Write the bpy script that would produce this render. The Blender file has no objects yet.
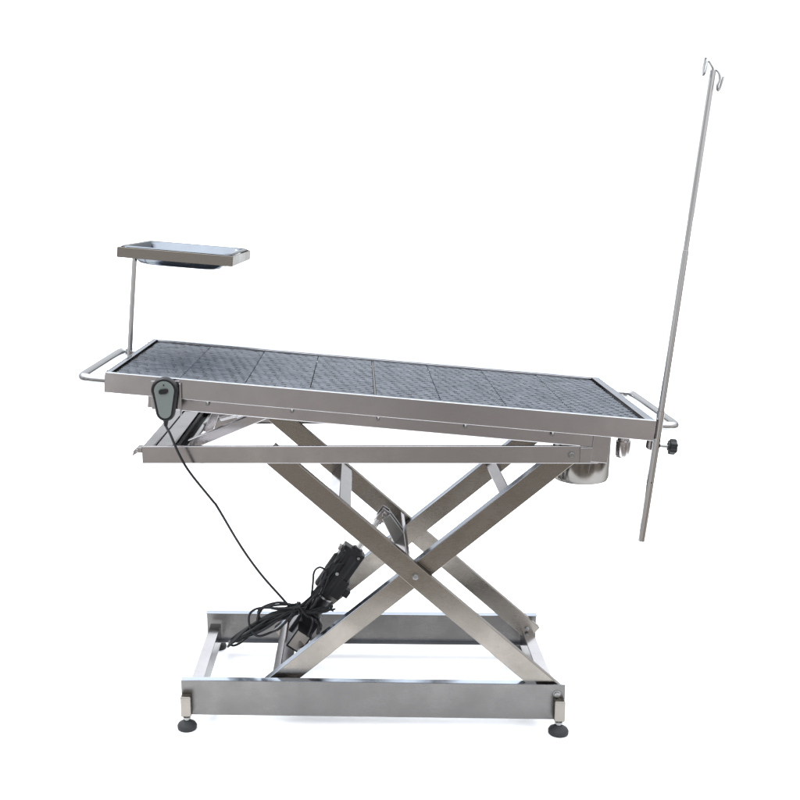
import bpy, bmesh, math, random
from mathutils import Vector, Matrix, Quaternion
random.seed(7)
S = bpy.context.scene
C = S.collection

# ------------------------------------------------------------------ camera
CAM = Vector((0.4698, -2.5386, 1.399))
YAW, PITCH, ROLL = 0.0556, 0.1965, -0.0137
FPX, PPX, PPY = 1048.47, 302.12, 407.73
cam_d = bpy.data.cameras.new('camera'); cam = bpy.data.objects.new('camera', cam_d); C.objects.link(cam)
_r0 = Vector((math.cos(YAW), math.sin(YAW), 0))
_f = Vector((-math.sin(YAW)*math.cos(PITCH), math.cos(YAW)*math.cos(PITCH), -math.sin(PITCH)))
_u0 = _r0.cross(_f)
_r = math.cos(ROLL)*_r0 + math.sin(ROLL)*_u0
_u = -math.sin(ROLL)*_r0 + math.cos(ROLL)*_u0
cam.matrix_world = Matrix(((_r.x, _u.x, -_f.x, CAM.x), (_r.y, _u.y, -_f.y, CAM.y), (_r.z, _u.z, -_f.z, CAM.z), (0, 0, 0, 1)))
cam_d.sensor_width = 36; cam_d.lens = FPX/800*36
cam_d.shift_x = (400-PPX)/800; cam_d.shift_y = (PPY-400)/800
cam_d.clip_end = 500
S.camera = cam

# ------------------------------------------------------------------ world: a bright sky over dull ground, brightest overhead and behind the table
SKY_TOP, BACK, FRONT, LEFT, GROUND = 3.6, 1.3, 0.86, 0.9, 0.38
w = bpy.data.worlds.new('World'); S.world = w; w.use_nodes = True
nt = w.node_tree; N = nt.nodes; K = nt.links
for n in list(N): N.remove(n)
def nd(t, **k):
    n = N.new(t)
    for a, b in k.items(): setattr(n, a, b)
    return n
tc = nd('ShaderNodeTexCoord'); sp = nd('ShaderNodeSeparateXYZ'); K.new(tc.outputs['Generated'], sp.inputs[0])
def mrange(src, a, b):
    m = nd('ShaderNodeMapRange', interpolation_type='SMOOTHSTEP'); K.new(src, m.inputs[0])
    m.inputs[1].default_value = a; m.inputs[2].default_value = b; return m.outputs[0]
def mixc(f, a, b):
    m = nd('ShaderNodeMix', data_type='RGBA', clamp_result=False); m.clamp_factor = True
    K.new(f, m.inputs[0])
    for i, v in ((6, a), (7, b)):
        if isinstance(v, tuple): m.inputs[i].default_value = (*v, 1)
        else: K.new(v, m.inputs[i])
    return m.outputs[2]
def c3(k, r, g, b): return (k*r, k*g, k*b)
front = mixc(mrange(sp.outputs['X'], -0.9, 0.3), c3(LEFT, .97, 1, 1.03), c3(FRONT, 1.0, .985, 1.01))
low = mixc(mrange(sp.outputs['Z'], -0.35, 0.02), c3(GROUND, 1.10, 1.0, .90), front)
nz = nd('ShaderNodeTexNoise'); nz.inputs['Scale'].default_value = 3.0; nz.inputs['Detail'].default_value = 3; K.new(tc.outputs['Generated'], nz.inputs['Vector'])
nr = nd('ShaderNodeMapRange'); K.new(nz.outputs['Fac'], nr.inputs[0]); nr.inputs[1].default_value = .35; nr.inputs[2].default_value = .65; nr.inputs[3].default_value = .45; nr.inputs[4].default_value = 1.6
vm = nd('ShaderNodeVectorMath', operation='SCALE'); K.new(low, vm.inputs[0]); K.new(nr.outputs[0], vm.inputs['Scale']); low = vm.outputs[0]
low = mixc(mrange(sp.outputs['Y'], 0.6, 0.84), low, c3(BACK, .97, 1.0, 1.04))
sky = mixc(mrange(sp.outputs['Z'], 0.15, 0.75), low, c3(SKY_TOP, .95, 1.0, 1.06))
bg = nd('ShaderNodeBackground'); out = nd('ShaderNodeOutputWorld')
K.new(sky, bg.inputs[0]); bg.inputs[1].default_value = 1.0; K.new(bg.outputs[0], out.inputs[0])

sun_d = bpy.data.lights.new('sun', 'SUN'); sun_d.energy = 1.0; sun_d.angle = math.radians(12); sun_d.color = (1, .97, .92)
sun = bpy.data.objects.new('sun', sun_d); C.objects.link(sun)
sun.rotation_euler = Vector((0.45, -0.25, -1)).to_track_quat('-Z', 'Y').to_euler()

S.view_settings.view_transform = 'Standard'; S.view_settings.look = 'None'
S.view_settings.exposure = 0; S.view_settings.gamma = 1
S.render.resolution_x = S.render.resolution_y = 1024

# ------------------------------------------------------------------ materials
def mat(name, col, rough=.5, metal=0., spec=.5, coat=0.):
    m = bpy.data.materials.new(name); m.use_nodes = True
    b = m.node_tree.nodes['Principled BSDF']
    b.inputs['Base Color'].default_value = (*col, 1); b.inputs['Roughness'].default_value = rough
    b.inputs['Metallic'].default_value = metal; b.inputs['Specular IOR Level'].default_value = spec
    b.inputs['Coat Weight'].default_value = coat
    return m
def steel(name, col, rough, brush=(6, 400, 400), amt=.02, smudge=.12, bump=0., edge=.6):
    """stainless steel: fine drawn grain, faint handling smudges"""
    m = mat(name, col, rough, 1.0); m.node_tree.nodes['Principled BSDF'].inputs['Specular Tint'].default_value = (edge, edge, edge, 1); t = m.node_tree; n = t.nodes; k = t.links; b = n['Principled BSDF']
    tc = n.new('ShaderNodeTexCoord'); mp = n.new('ShaderNodeMapping'); mp.inputs['Scale'].default_value = brush
    k.new(tc.outputs['Object'], mp.inputs[0])
    g = n.new('ShaderNodeTexNoise'); g.inputs['Scale'].default_value = 6; g.inputs['Detail'].default_value = 4
    k.new(mp.outputs[0], g.inputs[0])
    s = n.new('ShaderNodeTexNoise'); s.inputs['Scale'].default_value = 9; s.inputs['Detail'].default_value = 5; s.inputs['Roughness'].default_value = .6
    k.new(tc.outputs['Object'], s.inputs[0])
    def rng(src, lo, hi):
        r = n.new('ShaderNodeMapRange'); k.new(src, r.inputs[0]); r.inputs[1].default_value = .3; r.inputs[2].default_value = .7
        r.inputs[3].default_value = lo; r.inputs[4].default_value = hi; return r.outputs[0]
    def mul(a, bb):
        r = n.new('ShaderNodeMath'); r.operation = 'MULTIPLY'; k.new(a, r.inputs[0]); k.new(bb, r.inputs[1]); return r.outputs[0]
    f = mul(rng(g.outputs['Fac'], 1-amt, 1+amt), rng(s.outputs['Fac'], 1-smudge, 1+smudge*.5))
    v = n.new('ShaderNodeVectorMath'); v.operation = 'SCALE'; v.inputs[0].default_value = col; k.new(f, v.inputs['Scale'])
    k.new(v.outputs[0], b.inputs['Base Color'])
    k.new(mul(rng(g.outputs['Fac'], rough*.8, rough*1.2), rng(s.outputs['Fac'], 1.35, .75)), b.inputs['Roughness'])
    bp = n.new('ShaderNodeBump'); bp.inputs['Strength'].default_value = bump; bp.inputs['Distance'].default_value = .002
    k.new(g.outputs['Fac'], bp.inputs['Height']); k.new(bp.outputs[0], b.inputs['Normal'])
    return m
M = dict(
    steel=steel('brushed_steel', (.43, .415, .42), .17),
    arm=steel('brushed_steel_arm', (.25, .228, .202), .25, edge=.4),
    base=steel('brushed_steel_darkened', (.165, .157, .152), .30),  # same steel, colour darkened to offset the white floor it mirrors
    tube=steel('polished_tube', (.50, .495, .49), .10, (2, 2, 2), .02, .05, 0, .8),
    sky_sheen=steel('steel_sky_sheen', (.40, .44, .50), .18, (4, 4, 4), .02, .08, 0),  # brighter, bluer copy of the steel: sky reflection painted onto upward faces
    polish=steel('polished_steel', (.20, .188, .175), .17, (2, 2, 2), .03, .08, .0, .3),
    pan=steel('tray_steel', (.185, .20, .222), .14, (2, 2, 2), .03, .10, .0, .4),
    zinc=mat('zinc_plated', (.27, .27, .265), .3, 1),
    black=mat('black_plastic', (.010, .010, .011), .42, 0, .25),
    cable=mat('black_cable_jacket', (.008, .008, .009), .45, 0, .25),
    rubber=mat('black_rubber', (.015, .015, .016), .6, 0, .3),
    face=mat('grey_green_faceplate', (.125, .142, .134), .5),
    can=mat('dull_grey_metal', (.30, .275, .25), .4, .35),
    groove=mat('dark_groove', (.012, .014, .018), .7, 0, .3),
    handle=steel('handle_tube', (.36, .36, .365), .12, (2, 2, 2), .02, .06, 0, .7),
    dark=mat('dark_gap', (.02, .02, .02), .8),
)
def mat_rubber():
    m = mat('grooved_grey_mat', (.12, .13, .15), .52, 0, .35); t = m.node_tree; n = t.nodes; k = t.links; b = n['Principled BSDF']
    tc = n.new('ShaderNodeTexCoord'); s = n.new('ShaderNodeTexNoise'); s.inputs['Scale'].default_value = 14; s.inputs['Detail'].default_value = 5
    mp = n.new('ShaderNodeMapping'); mp.inputs['Scale'].default_value = (1.2, 6, 1); k.new(tc.outputs['Object'], mp.inputs[0]); k.new(mp.outputs[0], s.inputs[0])
    cr = n.new('ShaderNodeValToRGB'); cr.color_ramp.elements[0].position = .3; cr.color_ramp.elements[1].position = .72
    cr.color_ramp.elements[0].color = (.028, .034, .044, 1); cr.color_ramp.elements[1].color = (.085, .093, .108, 1)
    k.new(s.outputs['Fac'], cr.inputs[0]); k.new(cr.outputs[0], b.inputs['Base Color'])
    return m
M['mat'] = mat_rubber()
def mat_floor():
    m = mat('white_sheet', (.88, .88, .88), .7); t = m.node_tree; n = t.nodes; k = t.links; b = n['Principled BSDF']
    s = n.new('ShaderNodeTexNoise'); s.inputs['Scale'].default_value = 5
    r = n.new('ShaderNodeMapRange'); k.new(s.outputs['Fac'], r.inputs[0]); r.inputs[3].default_value = .90; r.inputs[4].default_value = .93
    k.new(r.outputs[0], b.inputs['Base Color']); return m
M['floor'] = mat_floor()

# ------------------------------------------------------------------ mesh helpers (everything is drawn in world metres, then re-centred)
def add_box(bm, x0, x1, y0, y1, z0, z1, f=None):
    ps = [(x, y, z) for x in (x0, x1) for y in (y0, y1) for z in (z0, z1)]
    v = [bm.verts.new(f(*p) if f else p) for p in ps]
    for q in ((0, 1, 3, 2), (4, 6, 7, 5), (0, 4, 5, 1), (2, 3, 7, 6), (0, 2, 6, 4), (1, 5, 7, 3)): bm.faces.new([v[i] for i in q])
def add_prism(bm, poly, y0, y1, f=None):
    """poly of (x,z) extruded along y"""
    g = f or (lambda x, y, z: (x, y, z))
    a = [bm.verts.new(g(x, y0, z)) for x, z in poly]; b = [bm.verts.new(g(x, y1, z)) for x, z in poly]
    n = len(poly); bm.faces.new(a); bm.faces.new(b[::-1])
    for i in range(n): bm.faces.new((a[i], b[i], b[(i+1) % n], a[(i+1) % n]))
def ring(c, d, r, n, up=None):
    d = Vector(d).normalized(); q = d.orthogonal().normalized() if up is None else (Vector(up)-d*Vector(up).dot(d)).normalized()
    p = d.cross(q); return [Vector(c)+r*(math.cos(2*math.pi*i/n)*q+math.sin(2*math.pi*i/n)*p) for i in range(n)]
def add_cyl(bm, a, b, r, r2=None, n=24):
    """lathe from a to b with constant or changed radius"""
    add_lathe(bm, a, b, [(0, r), (1, r if r2 is None else r2)], n)
def add_lathe(bm, a, b, prof, n=28):
    a, b = Vector(a), Vector(b); d = b-a; rs = []
    for t, r in prof: rs.append([bm.verts.new(p) for p in ring(a+d*t, d, max(r, 1e-5), n)])
    for R0, R1 in zip(rs, rs[1:]):
        for i in range(n): f = bm.faces.new((R0[i], R0[(i+1) % n], R1[(i+1) % n], R1[i])); f.smooth = True
    bm.faces.new(rs[0][::-1]); bm.faces.new(rs[-1])
def catmull(P, m=8):
    P = [Vector(p) for p in P]; out = []
    for i in range(len(P)-1):
        p0 = P[i-1] if i else 2*P[0]-P[1]; p1, p2 = P[i], P[i+1]; p3 = P[i+2] if i+2 < len(P) else 2*P[-1]-P[-2]
        for j in range(m):
            t = j/m; out.append(.5*((2*p1)+(p2-p0)*t+(2*p0-5*p1+4*p2-p3)*t*t+(3*p1-p0-3*p2+p3)*t**3))
    out.append(P[-1]); return out
def add_tube(bm, P, r, n=10, smooth=8, cap=True):
    P = catmull(P, smooth) if smooth else [Vector(p) for p in P]
    rs = []; q = None
    for i, p in enumerate(P):
        d = (P[min(i+1, len(P)-1)]-P[max(i-1, 0)]).normalized()
        q = d.orthogonal().normalized() if q is None else (q-d*q.dot(d)).normalized()
        s = d.cross(q); rs.append([bm.verts.new(p+r*(math.cos(2*math.pi*k/n)*q+math.sin(2*math.pi*k/n)*s)) for k in range(n)])
    for A, B in zip(rs, rs[1:]):
        for k in range(n): f = bm.faces.new((A[k], A[(k+1) % n], B[(k+1) % n], B[k])); f.smooth = True
    if cap: bm.faces.new(rs[0][::-1]); bm.faces.new(rs[-1])
def fillet(P, rad, m=7):
    """polyline with rounded corners"""
    P = [Vector(p) for p in P]; out = [P[0]]
    for i in range(1, len(P)-1):
        a = (P[i-1]-P[i]).normalized()*rad; b = (P[i+1]-P[i]).normalized()*rad
        for j in range(m+1):
            t = j/m; out.append(P[i]+a*(1-t)**2+b*t**2)
    out.append(P[-1]); return out
WORLD = {}
def obj(name, bm, m, parent=None, bevel=0., seg=2, label=None, top=None, nz=.6, sub=None):
    bmesh.ops.recalc_face_normals(bm, faces=bm.faces)
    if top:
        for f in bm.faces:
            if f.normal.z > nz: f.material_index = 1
    lo = Vector([min(v.co[i] for v in bm.verts) for i in range(3)]); hi = Vector([max(v.co[i] for v in bm.verts) for i in range(3)])
    c = (lo+hi)/2
    if parent is None: c.z = lo.z
    for v in bm.verts: v.co -= c
    for e in bm.edges:                         # crease hard edges so that smooth sides keep clean normals
        if len(e.link_faces) == 2 and e.calc_face_angle(0) > math.radians(35): e.smooth = False
    me = bpy.data.meshes.new(name); bm.to_mesh(me); bm.free(); me.materials.append(M[m])
    if top or sub: me.materials.append(M[top or sub])
    o = bpy.data.objects.new(name, me); C.objects.link(o)
    WORLD[o] = c
    if parent: o.parent = parent; o.location = c-WORLD[parent]
    else: o.location = c
    if bevel:
        b = o.modifiers.new('bevel', 'BEVEL'); b.width = bevel; b.segments = seg; b.limit_method = 'ANGLE'; b.angle_limit = math.radians(40)
    if label: o['label'] = label
    return o
def NB(): return bmesh.new()
def thing(name, loc, label, cat, group=None):
    o = bpy.data.objects.new(name, None); C.objects.link(o); o.location = loc; WORLD[o] = Vector(loc); o.empty_display_size = .1
    tag(o, label, cat, group); return o
def tag(o, label, cat, group=None):
    o['label'] = label; o['category'] = cat
    if group: o['group'] = group

# ------------------------------------------------------------------ floor
FZ = .035
bm = NB(); n = 24
fp = [(-1.05, -.72), (2.15, -.72), (45, 60), (-40, 60)]
a_ = [bm.verts.new((x, y, FZ)) for x, y in fp]; b_ = [bm.verts.new((x, y, FZ-.01)) for x, y in fp]
bm.faces.new(a_); bm.faces.new(b_[::-1])
for i in range(4): bm.faces.new((a_[i], b_[i], b_[(i+1) % 4], a_[(i+1) % 4]))
fl = obj('floor', bm, 'floor'); fl['kind'] = 'structure'

# ------------------------------------------------------------------ dimensions
L, W, ZB, ZT = .9975, .4789, .0669, .1635
XM0, XM1, ZM0, ZM1 = -.0766, 1.031, .7505, .795
XT, AY, ZTT, TH, LT, WT, HS = -.1427, .0723, .9963, .0931, 1.32, .6195, .0499
ct, st = math.cos(TH), math.sin(TH)
def T(s, y, h): return (XT+s*ct+h*st, y, ZTT-s*st+h*ct)
def TV(s, y, h): return Vector(T(s, y, h))
YF, YB = -AY, WT-AY

table = thing('surgical_table', (L/2, W/2, FZ), 'tilted stainless steel veterinary operating table on a crossed scissor lift with grey ribbed top', 'table')

# ------------------------------------------------------------------ base frame
def channel(bm, x0, x1, yo, z0, z1, s, t=.003, fl=.035, cut=None):
    """C channel, web at yo, flanges towards s"""
    add_box(bm, x0, x1, min(yo, yo+s*t), max(yo, yo+s*t), z0, z1)
    a, b = sorted((yo+s*t, yo+s*fl))
    add_box(bm, x0, cut or x1, a, b, z1-t, z1-.0002)
    add_box(bm, x0, x1, a, b, z0+.0002, z0+t)
bm = NB(); channel(bm, 0, L, 0, ZB, ZT, 1, fl=.024, cut=.925); obj('base_rail', bm, 'base', table, .0012, top='sky_sheen')
bm = NB(); channel(bm, .0, L+.004, W, ZB, ZT, -1, fl=.022); obj('base_rail', bm, 'base', table, .0012, top='sky_sheen')
for x in (.014, L-.046):
    bm = NB()
    add_box(bm, x, x+.032, .0245, W-.0225, .127, .130); 
    xo = x+.0285 if x < .5 else x
    add_box(bm, xo, xo+.0033, .0247, W-.0227, ZB+.004, .1268)
    obj('end_rail', bm, 'steel', table, .0008)
# foot brackets and feet
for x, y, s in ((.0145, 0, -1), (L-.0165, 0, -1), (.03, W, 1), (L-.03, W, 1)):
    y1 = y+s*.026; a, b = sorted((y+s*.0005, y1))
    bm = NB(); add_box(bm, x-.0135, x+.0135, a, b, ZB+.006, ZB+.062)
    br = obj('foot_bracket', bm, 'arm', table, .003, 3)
    ym = (a+b)/2
    bm = NB()
    add_lathe(bm, (x, ym, FZ), (x, ym, FZ+.024), [(0, .023), (.08, .0255), (.40, .026), (.62, .023), (.85, .014), (1, .0095)])
    ft = obj('foot', bm, 'rubber', table)
    bm = NB(); add_lathe(bm, (x, ym, FZ+.0242), (x, ym, ZB+.0055), [(0, .007), (.3, .007), (.31, .010), (.7, .010), (.71, .006), (1, .006)], 12)
    obj('threaded_stem', bm, 'zinc', ft)

# ------------------------------------------------------------------ middle frame
for y, s in ((0, 1), (W, -1)):
    bm = NB(); channel(bm, XM0, XM1, y, ZM0, ZM1, s, fl=.012); obj('upper_rail', bm, 'steel', table, .0015)
bm = NB()
add_box(bm, XM0, XM0+.030, .0125, W-.0125, ZM1-.036, ZM1-.001); add_box(bm, XM0+.0325, .0, .0125, W-.0125, ZM1-.034, ZM1-.003)
obj('end_cross_tube', bm, 'steel', table, .003, 3)
bm = NB(); add_box(bm, .0035, .012, .0125, W-.0125, ZM1-.034, ZM1-.008); add_box(bm, .0125, .022, .0125, W-.0125, ZM1-.034, ZM1-.02)
obj('end_cross_lip', bm, 'dark', table)
bm = NB(); add_prism(bm, [(XM0-.0005, ZM1-.004), (XM0-.0005, ZM1-.018), (XM0-.012, ZM1-.018), (XM0-.026, ZM1-.027), (XM0-.022, ZM1-.012), (XM0-.012, ZM1-.003)], .003, .03)
add_cyl(bm, (XM0-.012, .0, ZM1-.011), (XM0-.012, .003, ZM1-.011), .004)
obj('end_bracket', bm, 'steel', table, .001)

# ------------------------------------------------------------------ scissor arms
def arm(p0, p1, y0, y1, e0, e1, wd, pins, top=None):
    p0, p1 = Vector(p0), Vector(p1); d = (p1-p0).normalized(); nn = Vector((-d.y, d.x)); a = p0-d*e0; b = p1+d*e1; h = wd/2
    bm = NB(); add_prism(bm, [tuple(a-nn*h), tuple(b-nn*h), tuple(b+nn*h), tuple(a+nn*h)], y0, y1)
    o = obj('scissor_arm', bm, 'arm', table, .0015, 2, top=top)
    for (px, pz), r in pins:
        bm = NB(); add_lathe(bm, (px, y0-.0003, pz), (px, y0-.006, pz), [(0, r*1.25), (.3, r*1.25), (.31, r), (.9, r*.95), (1, r*.7)], 6 if r > .006 else 16)
        obj('pivot_bolt', bm, 'zinc', o)
    return o
A0, A1, CX = (.9765, .1283), (.247, .772), (.6115, .450)
B0, B1 = (.237, .127), (.9905, .7615)
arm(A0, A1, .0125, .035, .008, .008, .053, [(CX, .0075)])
arm(B0, B1, .040, .070, .008, .004, .053, [], 'sky_sheen')
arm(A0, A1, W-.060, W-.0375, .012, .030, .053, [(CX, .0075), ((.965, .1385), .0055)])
arm(B0, B1, W-.095, W-.0655, .008, .008, .053, [], 'sky_sheen')
for y0, y1 in ((.0355, .0395), (W-.065, W-.0605)):
    bm = NB(); add_cyl(bm, (CX[0], y0, CX[1]), (CX[0], y1, CX[1]), .012); obj('pivot_spacer', bm, 'zinc', table)
# pivot bolts on rails
for x, z, y in ((.9905, .7735, 0), (A0[0], .138, 0)):
    bm = NB(); add_lathe(bm, (x, y-.0003, z), (x, y-.006, z), [(0, .010), (.25, .010), (.26, .0075), (.9, .007), (1, .005)], 6 if z > .5 else 16); obj('pivot_bolt', bm, 'zinc', table)
# cross members between paired arms
def cross(t, p0, p1, hw, hh, y0, y1, name='cross_tube', m='steel', th=None):
    p0, p1 = Vector(p0), Vector(p1); d = (p1-p0).normalized(); nn = Vector((-d.y, d.x)); c = p0+(p1-p0)*t
    q = lambda u, v: tuple(c+d*u+nn*v)
    bm = NB(); add_prism(bm, [q(-hw, -hh), q(hw, -hh), q(hw, hh), q(-hw, hh)], y0, y1); return obj(name, bm, m, table, .002)
cross(.765, A0, A1, .020, .0235, .0355, W-.0605)
cross(.545, A0, A1, .007, .024, .0355, W-.0605, 'actuator_plate')
cross(.815, B0, B1, .015, .018, .0705, W-.0955)
cross(.03, B0, B1, .014, .022, .0705, W-.0955, 'cross_tube')
cross(.105, B0, B1, .003, .020, .0705, W-.0955, 'cross_plate')

# ------------------------------------------------------------------ frame under the top, pivot plates, tilt struts, drain
for y0, y1 in ((0, .025), (W-.025, W)):
    bm = NB(); add_box(bm, .094, 1.2355, y0, y1, -.094, -.012, T); obj('top_support_rail', bm, 'steel', table, .002)
bm = NB(); add_box(bm, .094, .119, .0255, W-.0255, -.086, -.012, T); obj('top_support_rail', bm, 'steel', table, .002)
bm = NB(); add_box(bm, 1.205, 1.23, .0255, W-.0255, -.08, -.012, T); obj('top_support_rail', bm, 'steel', table, .002)
for y0, y1 in ((-.004, -.0005), (W+.0005, W+.004)):
    bm = NB(); add_box(bm, 1.196, 1.237, y0, y1, -.130, -.052, T); add_prism(bm, [(XM1-.02, ZM0+.001), (XM1+.025, ZM0+.001), (XM1+.025, ZM1-.003), (XM1-.02, ZM1-.003)], y0+.0006, y1-.0006)
    obj('pivot_plate', bm, 'steel', table, .0015)
for s in (.245, .455, .668, .882, 1.095):
    bm = NB(); add_cyl(bm, T(s, -.009, -.046), T(s, -.009, -.068), .0038, n=10); add_box(bm, s-.004, s+.004, -.012, -.0008, -.073, -.0678, T)
    obj('clip_screw', bm, 'zinc', table)
for s, y in ((1.063, 0), (1.072, 0)):
    bm = NB(); add_cyl(bm, T(s, -.001, -.062), T(s, -.0004, -.062), .003, n=10); obj('screw_hole', bm, 'dark', table)
# tilt linkage at the raised end
def bar(p, q, y0, y1, h0, h1, name, m='steel'):
    p, q = Vector(p), Vector(q); d = (q-p).normalized(); nn = Vector((-d.y, d.x))
    bm = NB(); add_prism(bm, [tuple(p-nn*h0), tuple(q-nn*h1), tuple(q+nn*h1), tuple(p+nn*h0)], y0, y1); return obj(name, bm, m, table, .002)
bar((.025, .770), (.225, .852), .118, .134, .014, .013, 'tilt_strut')
bar((.03, .765), (.235, .850), .33, .345, .014, .016, 'tilt_strut')
bar((.055, .775), (.085, .845), .24, .262, .012, .010, 'tilt_link')
bm = NB(); add_box(bm, .26, .30, .0255, W-.0255, -.085, -.045, T); obj('tilt_cross_bar', bm, 'steel', table, .002)
bm = NB(); add_cyl(bm, (.03, .0125, .772), (.03, W-.0125, .772), .008); obj('tilt_shaft', bm, 'zinc', table)
bm = NB(); add_lathe(bm, (.10, .17, .835), (.205, .17, .862), [(0, .012), (.4, .012), (.42, .02), (1, .02)]); obj('tilt_knuckle', bm, 'steel', table)
# drain pipe stub
bm = NB(); add_lathe(bm, (1.166, .2, .836), (1.166, .2, .718), [(0, .016), (.62, .016), (.63, .0195), (.95, .0195), (1, .017)]); obj('drain_pipe', bm, 'steel', table)

# ------------------------------------------------------------------ table top
RT = .003
def lip(bm, s0, s1, y0, y1, h0, h1): add_box(bm, s0, s1, y0, y1, h0, h1, T)
bm = NB(); lip(bm, 0, LT, YF, YF+RT, -HS, 0); lip(bm, .0005, LT-.0005, YF+RT, YF+.014, -.003, -.0002); lip(bm, .001, LT-.001, YF+RT, YF+.02, -HS+.0002, -HS+.003); lip(bm, .014, LT-.014, YF+.0112, YF+.0138, -.02, -.003)
obj('edge_rail', bm, 'steel', table, .0015, top='sky_sheen')
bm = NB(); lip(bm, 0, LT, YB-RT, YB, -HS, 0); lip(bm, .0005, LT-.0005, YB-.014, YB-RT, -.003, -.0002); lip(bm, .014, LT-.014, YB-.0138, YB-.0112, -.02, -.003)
obj('edge_rail', bm, 'steel', table, .0015, top='sky_sheen')
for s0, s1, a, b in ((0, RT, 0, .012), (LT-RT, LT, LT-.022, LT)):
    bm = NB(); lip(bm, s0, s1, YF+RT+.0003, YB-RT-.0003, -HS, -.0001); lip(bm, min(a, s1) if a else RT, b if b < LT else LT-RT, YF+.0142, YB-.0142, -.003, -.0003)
    obj('edge_rail', bm, 'steel', table, .0012, top='sky_sheen')
bm = NB(); lip(bm, .004, LT-.004, YF+.004, YB-.004, -.024, -.021); obj('drain_pan', bm, 'steel', table)
# eight ribbed panels, ribs run along the table with a slight diagonal waver
NP = 8; p0s, p1s = .0135, LT-.0235; pw = (p1s-p0s)/NP
for i in range(NP):
    g0 = .0012 if i != 4 else .0035
    a, b = p0s+i*pw+g0, p0s+(i+1)*pw-(.0012 if i != 3 else .0035)
    y0, y1 = YF+.0165, YB-.0165
    bm = NB(); nx, ny = 30, 260; G = []; HG = []
    ph = random.uniform(0, 6.28); skew = (-.10, -.06, -.12, .03, .06, .10, .05, .12)[i]; sp_ = random.choice((.021, .0225, .024))
    for ix in range(nx+1):
        s = a+(b-a)*ix/nx; row = []; hr = []
        for iy in range(ny+1):
            y = y0+(y1-y0)*iy/ny
            yy = y+skew*(s-a)+.0022*math.sin((s-a)*75+ph+y*9)
            h = -.0118+.0042*(.5+.5*math.cos(2*math.pi*yy/sp_))**1.4+.0007*math.sin(s*260+y*60)
            row.append(bm.verts.new(T(s, y, h))); hr.append(h)
        G.append(row); HG.append(hr)
    for ix in range(nx):
        for iy in range(ny):
            f = bm.faces.new((G[ix][iy], G[ix+1][iy], G[ix+1][iy+1], G[ix][iy+1])); f.smooth = True
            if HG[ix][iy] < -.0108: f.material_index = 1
    # skirt and underside so that the panel has thickness
    bot = [bm.verts.new(T(s, y, -.0135)) for s, y in ((a, y0), (b, y0), (b, y1), (a, y1))]
    e = [[G[k][0] for k in range(nx+1)], [G[nx][k] for k in range(ny+1)], [G[nx-k][ny] for k in range(nx+1)], [G[0][ny-k] for k in range(ny+1)]]
    for k in range(4): bm.faces.new(e[k]+[bot[(k+1) % 4], bot[k]])
    bm.faces.new(bot[::-1])
    obj('ribbed_panel', bm, 'mat', table, sub='groove')
for s in (p0s+4*pw,):
    bm = NB(); lip(bm, s-.0022, s+.0022, YF+.0165, YB-.0165, -.0205, -.0082); obj('divider_strip', bm, 'base', table)

# end handles
def handle(pts, r=.0115):
    bm = NB(); add_tube(bm, fillet([T(*p) for p in pts], .035), r, 16, 0); return obj('end_handle', bm, 'handle', table)
handle([(-.0005, .005, -.034), (-.079, .005, -.034), (-.079, .47, -.034), (-.0005, .47, -.034)])
handle([(LT+.0005, .03, -.030), (LT+.084, .03, -.030), (LT+.084, .48, -.030), (LT+.0005, .48, -.030)])
for s, y in ((-.01, .005), (-.01, .47), (LT+.004, .03), (LT+.004, .48)):
    bm = NB(); add_cyl(bm, T(s if s < 0 else s, y, -.034), T(s+.006, y, -.034), .0145); obj('handle_collar', bm, 'zinc', table)
for s, y in ((-.006, .0), (-.006, .52), (LT+.006, .30)):
    bm = NB(); add_cyl(bm, T(s-.006, y, -.012), T(s+.006, y, -.012), .005, n=12); obj('socket_screw', bm, 'dark', table)

# ------------------------------------------------------------------ electric actuator (bolted between the lower and upper cross members)
act = table
Pa, Pb = Vector((.297, .23, .199)), Vector((.537, .23, .555)); D = (Pb-Pa).normalized(); Nn = Vector((-D.z, 0, D.x)); LA = (Pb-Pa).length
def AP(t, u=0., y=0.): return Pa+D*t+Nn*u+Vector((0, y, 0))
bm = NB(); add_lathe(bm, AP(0), AP(.285), [(0, .018), (.04, .022), (.5, .022), (.51, .024), (.96, .024), (1, .017)], 20)
add_lathe(bm, AP(.285), AP(.305), [(0, .017), (.5, .019), (1, .015)], 20)
add_box(bm, .21, .297, -.020, .020, -.026, .040, lambda a, b, c: AP(a, c, b))
add_box(bm, .15, .21, -.022, .022, -.034, .018, lambda a, b, c: AP(a, c, b))
add_box(bm, .165, .188, -.014, .014, -.052, -.034, lambda a, b, c: AP(a, c, b))
add_box(bm, .0, .07, -.026, .026, -.03, .034, lambda a, b, c: AP(a, c, b))
ab = obj('actuator_body', bm, 'black', table, .003)
bm = NB(); add_lathe(bm, AP(.150, .034), AP(.258, .034), [(0, .010), (.05, .013), (.5, .013), (.52, .014), (.95, .014), (1, .010)], 20); obj('motor_can', bm, 'black', ab)
bm = NB(); add_box(bm, .272, .285, -.012, .012, .0405, .049, lambda a, b, c: AP(a, c, b)); obj('cable_plug', bm, 'can', ab, .001)
bm = NB(); add_lathe(bm, AP(.215, .012, -.0205), AP(.215, .012, -.0245), [(0, .006), (1, .005)], 6); obj('housing_screw', bm, 'zinc', ab)
bm = NB(); add_lathe(bm, AP(.285, -.012, -.0205), AP(.285, -.012, -.0245), [(0, .005), (1, .004)], 6); obj('housing_screw', bm, 'zinc', ab)
bm = NB(); add_lathe(bm, AP(.132, 0), AP(.137, 0), [(0, .0245), (1, .0245)], 20); obj('band', bm, 'zinc', ab)
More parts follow.
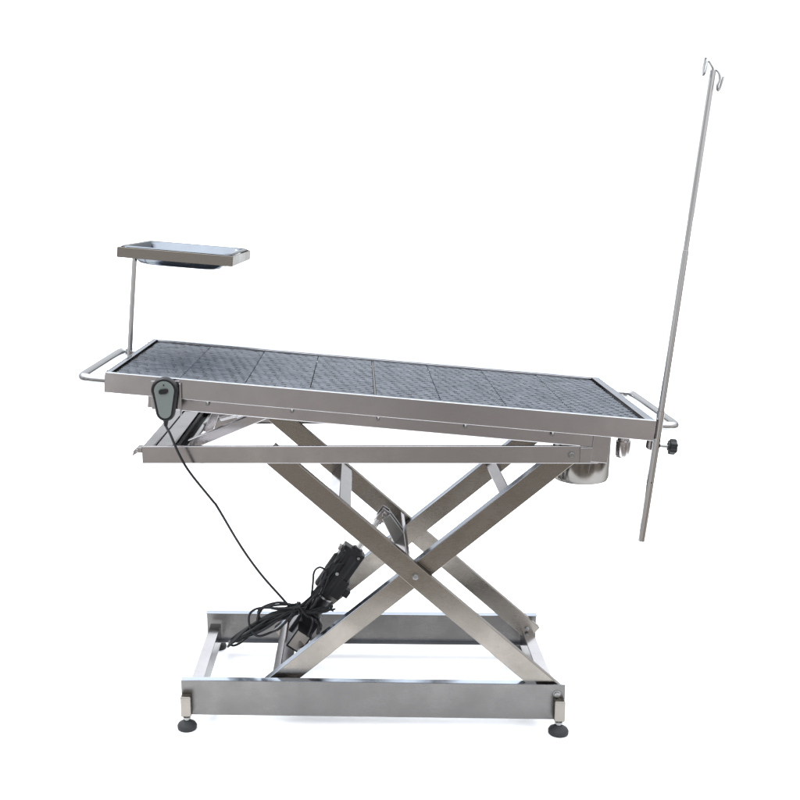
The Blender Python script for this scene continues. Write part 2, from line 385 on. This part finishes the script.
bm = NB(); add_lathe(bm, AP(.305), AP(LA-.02), [(0, .0085), (1, .0085)], 16); add_lathe(bm, AP(LA-.035), AP(LA-.015), [(0, .012), (1, .012)], 16)
obj('piston_rod', bm, 'tube', ab)
bm = NB()
for yy in (-.017, .013): add_box(bm, LA-.024, LA+.012, yy, yy+.004, -.012, .012, lambda a, b, c: AP(a, c, b))
add_cyl(bm, AP(LA, 0, -.026), AP(LA, 0, .026), .0065, n=12)
obj('rod_clevis', bm, 'steel', ab, .001)
# short square mounting tube holding the foot of the actuator
mc = Vector((.302, .0, .207)); ax = Vector((.56, 0, .83)); az = Vector((-.83, 0, .56))
def MT(u, y, v): q = mc+ax*u+az*v; return (q.x, y, q.z)
bm = NB()
for u0, u1, v0, v1 in ((-.030, .030, -.023, -.019), (-.030, .030, .019, .023), (-.030, -.026, -.0189, .0189), (.026, .030, -.0189, .0189)): add_box(bm, u0, u1, .155, .30, v0, v1, MT)
obj('mounting_tube', bm, 'black', table)
bm = NB(); add_box(bm, -.0255, .0255, .1555, .158, -.0187, .0187, MT); obj('mounting_tube_cap', bm, 'can', table)

for y0 in (.207, .2475): bar((.583, .478), (.541, .549), y0, y0+.0055, .020, .013, 'actuator_lug', 'zinc')

# ------------------------------------------------------------------ round steel bucket under the low end
bk = thing('drain_bucket', (1.0646, .235, .648), 'small round polished steel bucket hanging under the low end of the table', 'bucket')
bm = NB(); c0, c1 = Vector((1.0646, .235, .648)), Vector((1.0646, .235, .800)); R = .0735; rs = []
prof = [(0, .004), (0, R-.012), (.003, R-.004), (.012, R), (.06, R+.001), (.152, R+.003), (.152, R+.001), (.06, R-.001), (.012, R-.002), (.006, R-.012), (.006, .004)]
for dz, r in prof: rs.append([bm.verts.new(p) for p in ring(c0+Vector((0, 0, dz)), (0, 0, 1), r, 48)])
for a, b in zip(rs, rs[1:]):
    for i in range(48): f = bm.faces.new((a[i], a[(i+1) % 48], b[(i+1) % 48], b[i])); f.smooth = True
bm.faces.new(rs[0]); bm.faces.new(rs[-1])
obj('bucket_body', bm, 'polish', bk)
bm = NB(); add_tube(bm, [p for p in ring(c1, (0, 0, 1), R+.004, 40)]+[ring(c1, (0, 0, 1), R+.004, 40)[0]], .003, 8, 0, False); obj('rolled_rim', bm, 'polish', bk)
bm = NB(); add_tube(bm, [(1.0646-R-.005, .235, .79), (1.0646-R-.008, .235, .82), (1.03, .235, .838)], .0025, 8); obj('hanger_wire', bm, 'zinc', bk)
bm = NB(); add_tube(bm, [(1.0646+R+.005, .235, .79), (1.0646+R+.006, .235, .805), (1.12, .235, .826)], .0025, 8); obj('hanger_wire', bm, 'zinc', bk)
for s in (1.155, 1.275):
    bm = NB(); lip(bm, s, s+.015, .15, .32, -.0535, -.024); obj('bucket_runner', bm, 'steel', table, .001)

# ------------------------------------------------------------------ instrument tray and its post
th = .262
tr = thing('instrument_tray', T(.116, .335, .23), 'shallow stainless steel instrument tray on a post above the raised table end', 'tray')
def TS(s, y, h): return T(s+(y-.17)*.03, y, h)
S0, S1, Y0, Y1, H1, H0 = -.033, .262, .165, .505, .287, .262
def rrect(s0, s1, y0, y1, r, h, n=6):
    P = []
    for cx, cy, a0 in ((s1-r, y1-r, 0), (s0+r, y1-r, 90), (s0+r, y0+r, 180), (s1-r, y0+r, 270)):
        for i in range(n+1):
            a = math.radians(a0+90*i/n); P.append(TS(cx+r*math.cos(a), cy+r*math.sin(a), h))
    return P
def loft(bm, rings, closed_ends=True, smooth=True):
    rs = [[bm.verts.new(p) for p in R] for R in rings]; n = len(rs[0])
    for a, b in zip(rs, rs[1:]):
        for i in range(n): f = bm.faces.new((a[i], a[(i+1) % n], b[(i+1) % n], b[i])); f.smooth = smooth
    if closed_ends: bm.faces.new(rs[0][::-1]); bm.faces.new(rs[-1])
bm = NB()
def off(d, h, r=.03): return rrect(S0+d, S1-d, Y0+d, Y1-d, max(r-d*.3, .006), h)
loft(bm, [off(.006, H0+.02, .02), off(.002, H1+.001, .02), off(.006, H1+.004, .022), off(.014, H1+.003, .03), off(.020, H1-.004, .035), off(.030, H0-.004, .045), off(.040, H0-.016, .05), off(.055, H0-.0195, .05), off(.055, H0-.0175, .05), off(.042, H0-.0145, .05), off(.032, H0-.003, .045), off(.022, H1-.003, .035)][::-1], False)
obj('tray_rim', bm, 'pan', tr)
bm = NB(); loft(bm, [off(.0545, H0-.0196, .05), off(.0545, H0-.0174, .05)]); obj('tray_bottom', bm, 'pan', tr)
stand = thing('tray_stand', T(-.0125, .27, -.05), 'slim vertical steel post and square ring carrying the instrument tray at the table end', 'stand')
bm = NB(); t_ = .002
a_, b_, c_, d_ = S0-.001, S1+.001, Y0-.001, Y1+.001
add_box(bm, a_, b_, c_-t_, c_, H0-.002, H1-.0005, TS); add_box(bm, a_, b_, d_, d_+t_, H0-.002, H1-.0005, TS)
add_box(bm, a_-t_, a_, c_-t_, d_+t_, H0-.0018, H1-.0007, TS); add_box(bm, b_, b_+t_, c_-t_, d_+t_, H0-.0018, H1-.0007, TS)
obj('tray_ring', bm, 'arm', stand, .0008)
bm = NB(); add_cyl(bm, T(-.0135, .27, -.046), T(-.0115, .27, .256), .0068, n=20); obj('post', bm, 'tube', stand)
bm = NB(); add_box(bm, -.034, .0, .262, .278, .2525, .2585, T); obj('ring_lug', bm, 'steel', stand, .001)
bm = NB(); add_box(bm, -.0225, -.0005, .262, .278, -.044, -.020, T); obj('post_socket', bm, 'steel', stand, .002)

# ------------------------------------------------------------------ infusion pole
iv = thing('infusion_pole', T(1.334, -.05, -.305), 'tall leaning steel infusion pole with a double hook clamped to the low table end', 'pole')
bm = NB(); add_cyl(bm, T(1.334, -.05, -.305), T(1.334, -.05, .02), .0088, n=20); obj('lower_tube', bm, 'tube', iv)
bm = NB(); add_cyl(bm, T(1.334, -.05, .0202), T(1.3345, -.05, .40), .0074, n=20); add_cyl(bm, T(1.3345, -.05, .4002), T(1.335, -.05, .80), .0062, n=20); obj('upper_tube', bm, 'tube', iv)
bm = NB(); add_cyl(bm, T(1.334, -.0592, -.155), T(1.334, -.0582, -.155), .002, n=10); obj('tube_hole', bm, 'dark', iv)
bm = NB()
hk = [(1.335, -.05, .800), (1.331, -.05, .808), (1.324, -.047, .818), (1.319, -.05, .816), (1.317, -.056, .806), (1.314, -.060, .792), (1.313, -.056, .787), (1.313, -.050, .797), (1.315, -.046, .818), (1.316, -.046, .826)]
add_tube(bm, [T(*p) for p in hk], .0024, 8)
hk = [(1.335, -.05, .800), (1.342, -.052, .800), (1.348, -.055, .792), (1.350, -.057, .780), (1.347, -.058, .768), (1.349, -.057, .757), (1.3535, -.055, .762), (1.357, -.052, .778), (1.359, -.05, .787)]
add_tube(bm, [T(*p) for p in hk], .0024, 8)
obj('double_hook', bm, 'zinc', iv)
bm = NB(); add_box(bm, LT+.0005, 1.345, -.0395, -.012, -.080, -.044, T)
obj('clamp', bm, 'steel', iv, .003)
bm = NB(); add_cyl(bm, T(1.3430, -.05, -.064), T(1.364, -.05, -.064), .0045, n=12); obj('knob_stem', bm, 'zinc', iv)
bm = NB(); kn = []; cc = TV(1.362, -.05, -.064); dx = (TV(1.4, -.05, -.064)-TV(1.3, -.05, -.064)).normalized(); dz = (TV(1.3, 0, .1)-TV(1.3, 0, 0)).normalized()
for u, k in ((0, .55), (.003, .6), (.0035, .95), (.005, 1), (.017, 1), (.0195, .85)):
    R_ = []
    for i in range(60):
        a = 2*math.pi*i/60; r = .0175*k*(1+.12*math.cos(6*a)*(k > .7)); R_.append(cc+dx*u+dz*(r*math.cos(a))+Vector((0, r*math.sin(a), 0)))
    kn.append(R_)
loft(bm, kn); obj('star_knob', bm, 'black', iv)

# ------------------------------------------------------------------ hand control and cord
hx, hz, hy = .0045, .9345, -AY-.008
hc = thing('hand_control', (hx, hy, hz-.06), 'black hand control with grey face hooked on the front edge of the table', 'remote control')
def outline(sc, n=40):
    P = []
    m = .0335*(1-sc)                      # inset of this outline
    top, bot, rt, rb = .019, -.032, .0330-m, .0240-m
    for i in range(n):
        a = 2*math.pi*i/n; x, z = math.cos(a), math.sin(a)
        P.append((rt*x, top+rt*z) if z >= 0 else (rb*x, bot+rb*z))
    return P
def hand_loft(bm, lv):
    loft(bm, [[(hx+x, y, hz+z) for x, z in outline(s)] for s, y in lv])
bm = NB(); hand_loft(bm, [(.86, hy+.005), (.97, hy+.001), (1, hy-.006), (.97, hy-.014), (.88, hy-.018)]); obj('handset_shell', bm, 'black', hc)
bm = NB(); hand_loft(bm, [(.74, hy-.0178), (.73, hy-.0192)]); obj('faceplate', bm, 'face', hc)
bm = NB(); bmm = []
for s, y in ((1, hy-.0193), (1, hy-.0215), (.85, hy-.0228)):
    bmm.append([(hx-.001+.0115*s*(abs(math.cos(a))**.6)*(1 if math.cos(a) > 0 else -1), y, hz+.019+.0065*s*(abs(math.sin(a))**.7)*(1 if math.sin(a) > 0 else -1)+.0015*math.cos(a)) for a in [2*math.pi*i/32 for i in range(32)]])
loft(bm, bmm); obj('rocker_button', bm, 'black', hc)
bm = NB(); add_cyl(bm, (hx, hy-.0192, hz+.034), (hx, hy-.0203, hz+.034), .0018, n=12); obj('indicator_light', bm, 'black', hc)
bm = NB(); add_box(bm, hx+.034, hx+.038, hy-.004, hy+.0055, hz-.045, hz+.035); add_box(bm, hx-.036, hx+.0338, hy+.0055, hy+.0075, hz-.03, hz+.04); obj('holder_clip', bm, 'steel', hc, .001)
cord = [(hx, hy-.008, hz-.048), (hx-.001, hy-.008, hz-.066), (hx+.006, -.07, hz-.093), (.0255, -.05, .789), (.0500, -.04, .738), (.0971, 0, .6556), (.1117, 0, .6346), (.1593, .05, .5198), (.2067, .08, .4324), (.2606, .12, .3472), (.2823, .15, .3067), (.300, .165, .283)]
bm = NB(); add_tube(bm, cord, .0034, 8); add_lathe(bm, cord[0], (hx-.001, hy-.008, hz-.068), [(0, .010), (.4, .0065), (1, .0042)], 14); obj('cord', bm, 'cable', hc)

# ------------------------------------------------------------------ coiled cables tied to the actuator
cb = thing('cable_bundle', (.22, .17, .16), 'bundle of coiled black cables tied beside the lift motor above the base', 'cables')
rnd = random.Random(3)
def PX(u, v, Y):
    """point at photo position (u,v) on the plane y=Y, solved once for the cable run"""
    X = (u-PPX)/FPX; U = -(v-PPY)/FPX; d = _r*X+_u*U+_f; t = (Y-CAM.y)/d.y; return CAM+d*t
def loops(pts, n, jit, rad, closed=True, yj=.02):
    for i in range(n):
        P = [Vector((x+rnd.gauss(0, jit), y+rnd.gauss(0, yj*.5), z+rnd.gauss(0, jit))) for x, y, z in pts]
        if closed: P.append(P[0].copy())
        bm = NB(); add_tube(bm, P, rad, 8); obj('cable_loop', bm, 'cable', cb)
def W3(lst, Y): return [tuple(PX(u, v, Y)) for u, v in lst]
loops(W3([(298, 607), (275, 613), (252, 626), (233, 640), (231, 643), (240, 640), (262, 628), (282, 616)], .15), 5, .0030, .0034)
loops(W3([(300, 606), (282, 607), (258, 608), (250, 616), (251, 628), (258, 635), (270, 634), (281, 625), (296, 610)], .14), 1, .001, .0034)
loops(W3([(300, 606), (278, 604), (262, 608), (258, 617), (266, 622), (282, 616)], .16), 3, .003, .0034)
loops(W3([(304, 606), (288, 612), (268, 620), (260, 626), (272, 621), (292, 613)], .17), 7, .0035, .0034)
# strands running up along the motor
loops(W3([(290, 612), (305, 604), (316, 590), (328, 572), (340, 556), (345, 552)], .19), 6, .0045, .0027, False)
loops(W3([(300, 618), (308, 606), (318, 596), (326, 580), (332, 566), (342, 560)], .195), 4, .006, .0027, False)
loops(W3([(311, 600), (313, 585), (314, 572), (320, 565), (326, 570), (322, 580), (314, 592)], .185), 1, .0005, .003, False)
# down to the foot of the motor, and sideways towards the arm
loops(W3([(300, 606), (306, 614), (312, 618), (311, 626), (308, 634)], .15), 1, .002, .0027, False)
loops(W3([(294, 608), (308, 612), (322, 610), (334, 607)], .18), 6, .0045, .003, False)
loops(W3([(300, 610), (313, 617), (320, 624), (319, 631)], .19), 6, .004, .003, False)
bm = NB(); q = PX(299, 608, .16); add_tube(bm, ring(q, (1, 0, .25), .017, 14)+[ring(q, (1, 0, .25), .017, 14)[0]], .0022, 8, 0, False); obj('cable_tie', bm, 'black', cb)
